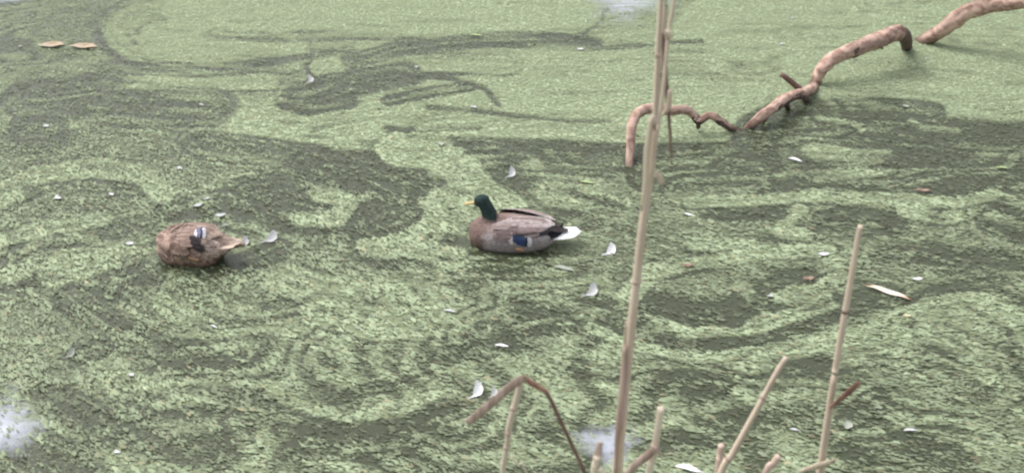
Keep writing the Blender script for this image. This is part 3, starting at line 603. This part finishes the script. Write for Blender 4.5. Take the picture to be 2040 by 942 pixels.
def body_feather(name, T, parent, u0, th0, u1, th1, width, lift, col, side=1, mt='plume', tip=.004, rnd=.75, edge=None, nL=10, nW=5, raw=False, lift1=None):
    """a feather lying along the trunk from (u0, th0) to (u1, th1), degrees up from the waterline"""
    V, Fc, cs = [], [], []; th0, th1 = R(th0), R(th1); lift1 = lift + tip if lift1 is None else lift1
    for i in range(nL):
        t_ = i / (nL - 1); u = u0 + (u1 - u0) * t_; th = th0 + (th1 - th0) * t_; w_ = width * (.45 + .55 * min(1, t_ * 2.2)) * (1 if t_ < rnd else math.sqrt(max(0.02, 1 - ((t_ - rnd) / (1 - rnd)) ** 2)))
        zc, hw, hh = T.at(u); rr3 = max(.02, (hw + hh) / 2)
        for j in range(nW):
            s_ = j / (nW - 1) - .5; lf = lift + (lift1 - lift) * t_ - abs(s_) * .006 * min(1, t_ * 3)
            p = T.surf(u, th + s_ * w_ / rr3, lf); p.y *= side; V.append(p)
            c = np.array(col) * (1 - .12 * (1 - abs(s_) * 2)); 
            if edge is not None and (abs(s_) > .45 or t_ > .88): c = np.array(edge)
            cs.append((*c, 1))
    nV = len(V); V += [p - Vector((0, 0, .0012)) for p in V]; cs += cs
    for i in range(nL - 1):
        for j in range(nW - 1):
            a1 = i * nW + j; q_ = (a1, a1 + 1, a1 + nW + 1, a1 + nW); q_ = q_ if side < 0 else q_[::-1]; Fc.append(q_); Fc.append(tuple(x_ + nV for x_ in q_[::-1]))
    if raw: return V, Fc, cs
    return mesh_obj(name, V, Fc, M[mt], parent, cols=cs)
def joined(name, items, parent, kind=None):
    V, Fc, cs = [], [], []
    for v_, f_, c_ in items: o_ = len(V); V += v_; Fc += [tuple(i + o_ for i in f) for f in f_]; cs += c_
    o = mesh_obj(name, V, Fc, M['plume'], parent, cols=cs)
    if kind: o['kind'] = kind
    return o
def bill_vf(c, d, up, L_, w0, w1, h0, h1):
    s = d.cross(up).normalized(); u_ = s.cross(d).normalized(); V, Fc = [], []; n_, seg = 8, 10
    for i in range(n_ + 1):
        t_ = i / n_; w_ = (w0 + (w1 - w0) * t_) * (1 if t_ < .8 else math.sqrt(max(.03, 1 - ((t_ - .8) / .2) ** 2))); h_ = (h0 + (h1 - h0) * t_ ** .7) * (1 if t_ < .85 else .7)
        p = c + d * (L_ * t_) + u_ * (.004 * t_ * t_)
        for k in range(seg): a1 = 2 * math.pi * k / seg; V.append(p + s * (w_ / 2 * math.cos(a1)) + u_ * (h_ / 2 * math.sin(a1)))
    for i in range(n_):
        for k in range(seg): a1 = i * seg + k; b1 = i * seg + (k + 1) % seg; Fc.append((a1, b1, b1 + seg, a1 + seg))
    Fc.append(tuple(range(seg))[::-1]); Fc.append(tuple(range(n_ * seg, (n_ + 1) * seg))); return V, Fc
def recenter(V): return V

# drake: local +x is forward, +y its left side (towards the viewer once turned)
dr_base = at_z(1037, 484, 0) - Vector((0, 0, .006))
dr = empty('mallard_drake', dr_base, 'green headed duck swimming left, with a blue wing patch and a white tail', 'duck', rz=math.pi + R(-3))
T = Trunk([(.232,.052,.012,.014),(.224,.052,.042,.042),(.20,.053,.070,.066),(.16,.054,.090,.080),(.10,.055,.103,.087),(.03,.056,.108,.088),(-.04,.056,.103,.083),(-.10,.058,.085,.068),(-.14,.062,.060,.048),(-.17,.062,.036,.026),(-.19,.060,.018,.012),(-.20,.060,.008,.005)])
def tb(p, r, n=5, **k): path = catmull(p, n); return tube_vf(path, lerp_list(r, n), seg=18, up=Vector((0, 1, 0)), **k)
nk = tb([Vector((.120,0,.085)), Vector((.132,0,.125)), Vector((.142,0,.160)), Vector((.156,0,.195)), Vector((.170,0,.215))], [.052,.041,.033,.030,.027])
hd = ellipsoid((.172,0,.219), (.036,.0265,.029), .12); ck = ellipsoid((.182,0,.209), (.026,.0235,.021), .25)
def n3(co, s): return fbm(co[:, 0] * s + co[:, 1] * s * .7, co[:, 2] * s - co[:, 1] * s * .7 + 31, 3)[:, None]
def drake_col(co):
    u, y_, z = co[:, 0:1], co[:, 1:2], co[:, 2:3]
    nz = (n3(co, 40) - .5); fine = (n3(co, 160) - .5)
    grey = np.array([.42, .37, .375]) * (1 + fine * .5 + nz * .4); brown = np.array([.18, .125, .11]) * (1 + nz * .9 + fine * .5); back = np.array([.33, .26, .245]) * (1 + fine * .6 + nz * .4)
    black = np.array([.012, .014, .022]) + 0 * grey; pale = np.array([.36, .33, .33]) * (1 + fine * .3); head = np.array([.030, .056, .052]) * (1 + nz * .8)
    c = grey * (1 - smooth(.085, .115, z + nz * .03)) + back * smooth(.085, .115, z + nz * .03)
    k = smooth(.135, .175, u + nz * .05 + (z - .05) * -.1 + .0); c = c * (1 - k) + brown * k
    k = smooth(.02, .07, u) * smooth(.11, .13, z); c = c * (1 - k) + brown * 1.25 * k
    k = smooth(-.112, -.125, u) * smooth(.058, .068, z); c = c * (1 - k) + black * k
    k = smooth(-.165, -.175, u); c = c * (1 - k) + black * k
    k = smooth(.132, .142, z - (u - .13) * .25 + nz * .01) * smooth(.098, .108, u - (z - .13) * .1); c = c * (1 - k) + head * k
    return np.concatenate([np.clip(c, 0, 1), np.ones_like(u)], 1)
body = fuse('body', [T.vf(), nk, hd, ck], drake_col, dr)
V, Fc = bill_vf(Vector((.200, 0, .207)), Vector((.97, 0, -.20)).normalized(), Vector((0, 0, 1)), .052, .019, .022, .019, .006); mesh_obj('bill', V, Fc, M['bill'], dr)
for s_ in (1, -1): V, Fc = ellipsoid((.184, s_ * .0235, .223), (.0042, .003, .0042)); mesh_obj('eye', V, Fc, M['eye'], dr)
for s_ in (1, -1):      # folded wings: feather by feather
    wg = bpy.data.objects.new('wing', None); C.objects.link(wg); wg.parent = dr
    bf = lambda nm, *a, **k: body_feather(nm, T, wg, *a, side=s_, **k)
    for i in range(5): bf('primary', -.03, 42 + i * 3, -.185 - .007 * i, 60 + i * 4, .022, .010 + .001 * i, (.06, .05, .052), edge=(.12, .10, .10))
    bf('covert', .02, 30, -.135, 42, .026, .0125, (.05, .045, .055), rnd=.8)  # dark strip: the shadow line below the wing, painted as a feather
    for i in range(4): bf('tertial', .07 - .01 * i, 36 + i * 10, -.105 - .016 * i, 40 + i * 11, .042, .012 + .002 * i, [(.24, .175, .165), (.34, .26, .25), (.56, .47, .46), (.66, .57, .56)][i], edge=(.34, .27, .26) if i < 2 else (.7, .62, .61), rnd=.6)
    bf('white_bar', .052, 24, .026, 20, .050, .0112, (.62, .56, .56), tip=.001, rnd=.9)
    bf('speculum', .030, 23, -.030, 14, .050, .0122, (.030, .060, .145), tip=.002, rnd=.85)
    bf('black_bar', -.012, 19, -.036, 15, .052, .0118, (.01, .01, .012), tip=.001, rnd=.85)
    bf('white_bar', -.026, 17, -.056, 11, .052, .0112, (.66, .63, .66), tip=.001, rnd=.7)
    for i in range(4): bf('covert', .115 - i * .012, 22 + i * 9, .040 - i * .012, 24 + i * 9, .036, .011 + .001 * i, (.22, .165, .16), edge=(.30, .24, .235), rnd=.55)
    for i in range(5): bf('scapular', .125 - .022 * i, 50 + 5 * i, .015 - .04 * i, 54 + 5 * i, .034, .014 + .0012 * i, [(.36,.28,.27), (.46, .38, .37), (.42, .34, .33), (.52, .44, .43), (.30, .23, .22)][i], edge=(.54, .47, .46), rnd=.5)
    for i in range(3): bf('flank_feather', .13 - .05 * i, 2 + 3 * i, .01 - .055 * i, 4 + 2 * i, .050, .0045, (.35, .31, .315), rnd=.55)
    bf('flank_feather', -.035, 4, -.135, 12, .050, .0045, (.42, .38, .385), rnd=.6)
tl = bpy.data.objects.new('tail', None); C.objects.link(tl); tl.parent = dr
for i in range(9):       # white tail fan
    k = (i - 4) / 4; path = [Vector((-.125, k * .040, .056 + .012 * (1 - abs(k)))), Vector((-.175, k * .043, .062 + .010 * (1 - abs(k)))), Vector((-.225, k * .040, .068)), Vector((-.272 + abs(k) * .020, k * .034, .074))]
    blade('tail_feather', catmull(path, 4), lerp_list([.020, .024, .022, .006], 4), M['tailwhite'], tl, side=Vector((0, 1, 0)), fold=-.15, thick=.002)
tube('tail_curl', catmull([Vector((-.13, 0, .100)), Vector((-.165, 0, .096)), Vector((-.185, .003, .104)), Vector((-.180, .005, .114))], 4), [.008,.008,.008,.008,.007,.007,.007,.006,.006,.005,.004,.003,.002], mat('black_feather', (.012, .012, .015), .6, (.02, .02, .025)), tl, seg=8)
V, Fc = tube_vf(catmull([Vector((.03, .096, .036)), Vector((.012, .107, .040)), Vector((-.008, .108, .036)), Vector((-.022, .104, .026))], 3), [.004, .004, .005, .006, .006, .006, .006, .005, .004, .003], seg=8); mesh_obj('foot', V, Fc, M['foot'], dr)

# hen: preening, neck bent round to her left side, bill under the lifted wing
hn_base = at_z(405, 513, 0) - Vector((0, 0, .008))
hn = empty('mallard_hen', hn_base, 'mottled brown duck preening with its head tucked under a lifted wing', 'duck', rz=math.pi + R(-8))
T2 = Trunk([(.196,.052,.012,.014),(.188,.053,.050,.045),(.165,.055,.078,.072),(.12,.057,.098,.088),(.06,.058,.106,.094),(0,.058,.102,.096),(-.04,.062,.090,.092),(-.065,.064,.076,.072),(-.09,.070,.056,.048),(-.12,.078,.036,.028),(-.155,.086,.022,.012),(-.20,.09,.014,.006)])
nk = tb([Vector((.135,.01,.085)), Vector((.140,.045,.112)), Vector((.098,.088,.112)), Vector((.055,.110,.100))], [.052,.042,.033,.029])
hd = ellipsoid((.048,.120,.098), (.042,.030,.034), .35)
def hen_col(co):
    u, y_, z = co[:, 0:1], co[:, 1:2], co[:, 2:3]; nz = n3(co, 55) - .5; fine = n3(co, 150) - .5; st = smooth(-.06, .12, nz + fine * .5)
    c = np.array([.47, .34, .28]) * (1 - st) + np.array([.20, .13, .105]) * st; c = c * (1 + fine * .4)
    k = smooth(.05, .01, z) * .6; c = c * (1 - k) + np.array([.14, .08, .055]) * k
    hm = smooth(.095, .08, u) * smooth(.10, .112, y_); cr = hm * smooth(.108, .118, z); c = c * (1 - cr * .75) + np.array([.10, .065, .05]) * cr * .75
    ln_ = np.exp(-((z - .100 - (u - .05) * .25) / .005) ** 2) * hm; c = c * (1 - ln_ * .8) + np.array([.05, .035, .03]) * ln_ * .8
    return np.concatenate([np.clip(c, 0, 1), np.ones_like(u)], 1)
fuse('body', [T2.vf(), nk, hd], hen_col, hn)
V, Fc = bill_vf(Vector((.013, .126, .084)), Vector((-.9, -.05, -.35)).normalized(), Vector((0, 0, 1)), .05, .019, .020, .017, .006); mesh_obj('bill', V, Fc, M['bill_brown'], hn)
V, Fc = ellipsoid((.036, .148, .106), (.004, .003, .004)); mesh_obj('eye', V, Fc, M['eye'], hn)
items = []
for k in range(280):
    u = random.uniform(-.10, .18); th = random.uniform(2, 88); sd = random.choice((1, 1, -1)); b1 = random.uniform(.75, 1.25)
    if sd == 1 and -.02 < u < .12 and 10 < th < 50: continue
    items.append(body_feather('x', T2, None, u, th, u - random.uniform(.032, .05), th + random.uniform(-4, 5), random.uniform(.016, .024), .002, tuple(c * b1 for c in random.choice([(.22, .15, .12), (.17, .11, .09), (.28, .20, .165)])), side=sd, edge=tuple(c * b1 for c in (.50, .38, .31)), rnd=.5, nL=6, nW=5, raw=True, tip=random.uniform(.003, .013)))
joined('plumage', items, hn, 'stuff')
for s_ in (1, -1):
    wg = bpy.data.objects.new('wing', None); C.objects.link(wg); wg.parent = hn; up_ = .016 if s_ > 0 else 0
    bf = lambda nm, *a, **k: body_feather(nm, T2, wg, *a, side=s_, **k)
    for i in (range(3) if s_ > 0 else ()): bf('hollow_shade_feather', .012 - .008 * i, 52 - 9 * i, -.040 - .008 * i, 44 - 10 * i, .026, .031 - .003 * i, (.045, .036, .038), edge=(.09, .07, .07), rnd=.5, lift1=.030 - .004 * i)  # near-black feathers painting the shaded hollow under the lifted wing
    for i in range(5): bf('primary', -.01, 46 + 5 * i, -.155 - .008 * i, 56 + 5 * i, .022, .008 + up_ * .6, (.30, .22, .18), edge=(.52, .42, .36), lift1=.012 + up_ * .3)
    for i in range(4): bf('tertial', .09 - .01 * i, 46 + 10 * i, -.06 - .014 * i, 44 + 12 * i, .040, .012, (.30, .215, .18), edge=(.50, .385, .32), rnd=.55, lift1=.014 + up_)
    if s_ > 0:
        bf('white_bar', .002, 70, -.018, 54, .036, .020, (.78, .76, .82), rnd=.6, lift1=.032, tip=0)
        bf('speculum', -.008, 72, -.034, 60, .036, .028, (.20, .20, .32), rnd=.85, lift1=.034)
        bf('black_bar', -.026, 72, -.040, 58, .038, .0315, (.03, .03, .045), rnd=.85, lift1=.035)
        bf('white_bar', -.032, 70, -.054, 56, .034, .032, (.82, .80, .86), rnd=.5, lift1=.036)
        for i in range(6): bf('covert', -.035 - .010 * i, 46 - 9 * i, -.100 - .007 * i, 44 - 10 * i, .020, .018 - .002 * i, [(.50, .38, .33), (.30, .2, .17), (.60, .48, .43)][i % 3], edge=(.66, .54, .48), lift1=.026 - .003 * i, rnd=.5)
        bf('secondary', -.02, 44, -.105, 44, .026, .026, (.48, .37, .33), edge=(.68, .60, .56), lift1=.018)
        for i in range(7): bf('flank_feather', -.02 - .010 * i, 30 - 5 * i, -.095 - .004 * (i % 3), 24 - 6 * i, .022, .010, [(.55, .42, .37), (.38, .26, .22), (.46, .34, .29)][i % 3], edge=(.66, .53, .47), lift1=.016 - .001 * i, rnd=.45)
        for i in range(9): bf('flank_feather', .13 - .024 * i, 8 + 9 * (i % 3), .085 - .024 * i, -2 + 8 * (i % 3), .026, .006, [(.36, .25, .21), (.44, .32, .27)][i % 2], edge=(.56, .43, .37), lift1=.012, rnd=.5)
tl = bpy.data.objects.new('tail', None); C.objects.link(tl); tl.parent = hn
for i in range(9):
    k = (i - 4) / 4; path = [Vector((-.075, .025 + k * .030, .096)), Vector((-.125, .022 + k * .034, .100)), Vector((-.165, .018 + k * .036, .107)), Vector((-.205 + abs(k) * .03, .014 + k * .042 + random.gauss(0, .004), .112 + random.gauss(0, .004)))]
    blade('tail_feather', catmull(path, 4), lerp_list([.014, .017, .014, .003], 4), M['tan_pale'] if i % 3 else M['tan_leaf'], tl, side=Vector((0, 1, 0)), fold=-.2, thick=.002)
